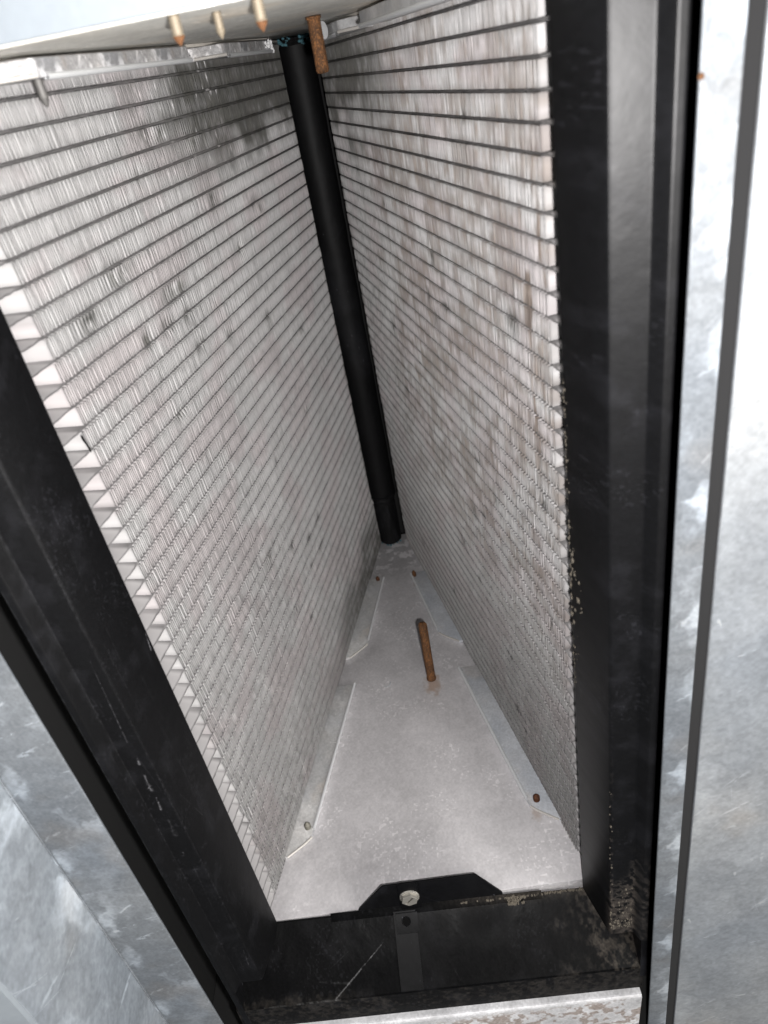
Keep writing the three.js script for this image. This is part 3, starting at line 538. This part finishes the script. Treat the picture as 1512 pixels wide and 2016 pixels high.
  for (let k = 0; k < 150; k++) { const y = 0.17 + R() * 0.17, d = Math.exp(-(((y - 0.235) / 0.03) ** 2)); const t = R() * R() * (0.1 + 0.35 * d); lump(0.0973 + 0.0085 * t, y, 0.0184 + 0.0305 * t, 0.00014 + R() * R() * 0.0004 + d * R() * R() * 0.0009); }
  for (let k = 0; k < 46; k++) { const y = R() * R() * 0.16; lump(0.1062 + (R() - 0.5) * 0.0012, y, 0.0484, 0.00012 + R() * R() * 0.0006); }
  for (let k = 0; k < 170; k++) { const x = 0.02 + R() * 0.078; lump(x, -0.0030 - 0.04 * x + (R() - 0.3) * 0.0004, 0.0185 + R() * 0.001, 0.00025 + R() * 0.0005); }
  for (let k = 0; k < 60; k++) { const x = 0.055 + (R() - 0.5) * 0.011, u = R(); lump(x, -0.0026 - 0.04 * x - u * 0.0028, 0.0186 + u * 0.0036, 0.0004 + R() * 0.0006); }
  for (let k = 0; k < 130; k++) { const y = R() * 0.05 * R(), x = 0.1072 + R() * 0.0115; lump(x, y, 0.0484, 0.00022 + R() * R() * 0.0006); }
  part(pan, 'caked_dirt', mergeGeometries(cl), matDirt).userData.kind = 'stuff';
}

// ------------------------------------------------------------------ galvanised cabinet sheets round the opening
{
  const o = thing('cabinet_panel', 'blotchy blue grey galvanised cabinet panel at lower left, folded along its length', 'cabinet panel');
  part(o, 'flange', alongY([[-0.1352, 0.0600, 0.0006], [-0.1352, 0.0588, 0.0004], [-0.1686, 0.0588], [-0.1686, 0.0600]], -0.16, 0.56, 0.0002), matStrip, 'pale flange with white zinc bloom');
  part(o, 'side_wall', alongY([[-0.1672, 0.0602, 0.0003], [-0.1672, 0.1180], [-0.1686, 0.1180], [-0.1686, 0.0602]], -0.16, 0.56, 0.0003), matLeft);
  part(o, 'fold_bead', metric(new THREE.CylinderGeometry(0.0007, 0.0007, 0.72, 10).translate(-0.1670, 0.2, 0.0602)), matStrip);
  part(o, 'painted_edge', boxAt(-0.30, -0.1672, -0.16, 0.56, 0.1182, 0.1205), matHead, 'white edge nearest the viewer');
  const p = thing('cabinet_panel', 'bright blotchy galvanised panel along the right edge, beyond the dark slot', 'cabinet panel');
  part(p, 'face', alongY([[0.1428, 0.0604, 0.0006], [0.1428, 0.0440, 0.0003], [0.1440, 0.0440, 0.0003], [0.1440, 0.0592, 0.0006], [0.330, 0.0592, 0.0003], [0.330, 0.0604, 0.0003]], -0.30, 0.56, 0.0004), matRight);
  const q = thing('metal_strip', 'narrow upright galvanised strip between the black right rail and the dark slot', 'metal strip');
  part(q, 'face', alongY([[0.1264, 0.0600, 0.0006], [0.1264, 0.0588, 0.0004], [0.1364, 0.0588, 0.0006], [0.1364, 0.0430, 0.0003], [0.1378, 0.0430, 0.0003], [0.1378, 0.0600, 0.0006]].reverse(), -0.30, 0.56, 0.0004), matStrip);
  part(q, 'slot_shade', boxAt(0.1380, 0.1426, -0.30, 0.56, 0.0440, 0.0594), matSlot(), 'black strip added for the shade deep in the slot');  // black filler strip, added so the open slot reads as deep shade
  part(q, 'rust_spot', new THREE.SphereGeometry(0.0009, 12, 8).scale(1, 1, 0.25).translate(0.1268, 0.4345, 0.0600), matRust, 'small orange rust spot by the rail');
  const s = thing('sill_strip', 'scuffed white and brown galvanised sill below the black front rail', 'sill');
  part(s, 'face', alongX([[0.0590, -0.0570, 0.0022], [0.0590, -0.150], [0.0578, -0.150], [0.0578, -0.0585, 0.0012], [0.0530, -0.0582], [0.0530, -0.0570]], -0.1160, 0.1245, 0.0004).rotateZ(TILT), matSillOf()); { const g = s.children[0].geometry, p = g.attributes.position; for (let i = 0; i < p.count; i++) g.attributes.uv.setXY(i, p.getX(i), p.getY(i) + 0.059 - p.getZ(i)); }
  const hd = thing('head_panel', 'blurred bright white metal panel above the top plate at upper left', 'head panel');
  part(hd, 'face', alongX([[-0.0060, 0.4757, 0.0012], [-0.0060, 0.62], [-0.0048 - 0.0024, 0.62], [-0.0072, 0.4757]], -0.30, 0.11, 0.0003), matHead);
}
function matSlot() { return new THREE.MeshStandardMaterial({ color: lin(0.006, 0.006, 0.0065), roughness: 0.95 }); }
function matSillOf() {
  const t = dataTex(1024, 256, (u, v) => {
    const x = mix(-0.13, 0.13, u), y = mix(-0.13, -0.05, v); const n = fbm(x * 70, y * 70, 911, 5), m = fbm(x * 300, y * 300, 913, 3), k = fbm(x * 900, y * 900, 917, 2);
    const g = 0.74 + (n - 0.5) * 0.3 + (k - 0.5) * 0.14, d = clamp(smooth(0.50, 0.60, m * 0.55 + n * 0.45 + (x > 0.03 ? 0.01 : -0.05)) * 0.6 * smooth(-0.058, -0.066, y + (m - 0.5) * 0.012));
    return [mix(g, 0.46 + (k - .5) * .2, d), mix(g, 0.40 + (k - .5) * .2, d), mix(g * 1.01, 0.36 + (k - .5) * .2, d)];
  });
  t.wrapS = t.wrapT = THREE.ClampToEdgeWrapping;
  return new THREE.MeshStandardMaterial({ map: scaled(t, 1 / 0.26, 1 / 0.08, 0.5, 0.13 / 0.08), metalness: 0.25, roughness: 0.6, bumpMap: scaled(bumpTex, 10), bumpScale: 0.0004 });
}
// dark inside of the cabinet behind the coils
{
  const m = new THREE.MeshStandardMaterial({ color: lin(0.012, 0.012, 0.012), roughness: 0.95 });
  const w = (name, g) => { const k = new THREE.Mesh(g, m); k.name = name; k.userData.kind = 'structure'; k.castShadow = k.receiveShadow = true; scene.add(k); };
  w('wall_left', boxAt(-0.2, -0.19, -0.16, 0.56, -0.46, 0.0580)); w('wall_right', boxAt(0.19, 0.2, -0.30, 0.56, -0.46, 0.0580));
  w('wall_back', boxAt(-0.2, 0.2, -0.30, 0.56, -0.472, -0.462)); w('floor', boxAt(-0.189, 0.189, -0.16, -0.15, -0.46, 0.0470)); w('ceiling', boxAt(-0.189, 0.189, 0.545, 0.555, -0.46, -0.0080));
}
// a stray dark hair of wire caught on the fins by the left rail
{
  const c = new THREE.CatmullRomCurve3([[0, 0, 0], [0.0012, 0.005, 0.0012], [0.003, 0.0075, 0.001], [0.0045, 0.004, 0.0006], [0.0058, 0.0005, 0.0002]].map(p => new THREE.Vector3(...p)));
  const m = new THREE.Mesh(new THREE.TubeGeometry(c, 24, 0.00028, 6), matHole); m.name = 'bent_wire'; m.position.set(-0.0985, 0.3335, -0.004); m.rotation.y = -1.1;
  m.userData = { label: 'thin dark bent wire caught on the left coil beside the black left rail', category: 'wire' }; scene.add(m);
}
scene.traverse(o => { if (o.isMesh) { o.castShadow = o.name !== 'flash_lamp'; o.receiveShadow = true; } });
renderer.render(scene, camera);
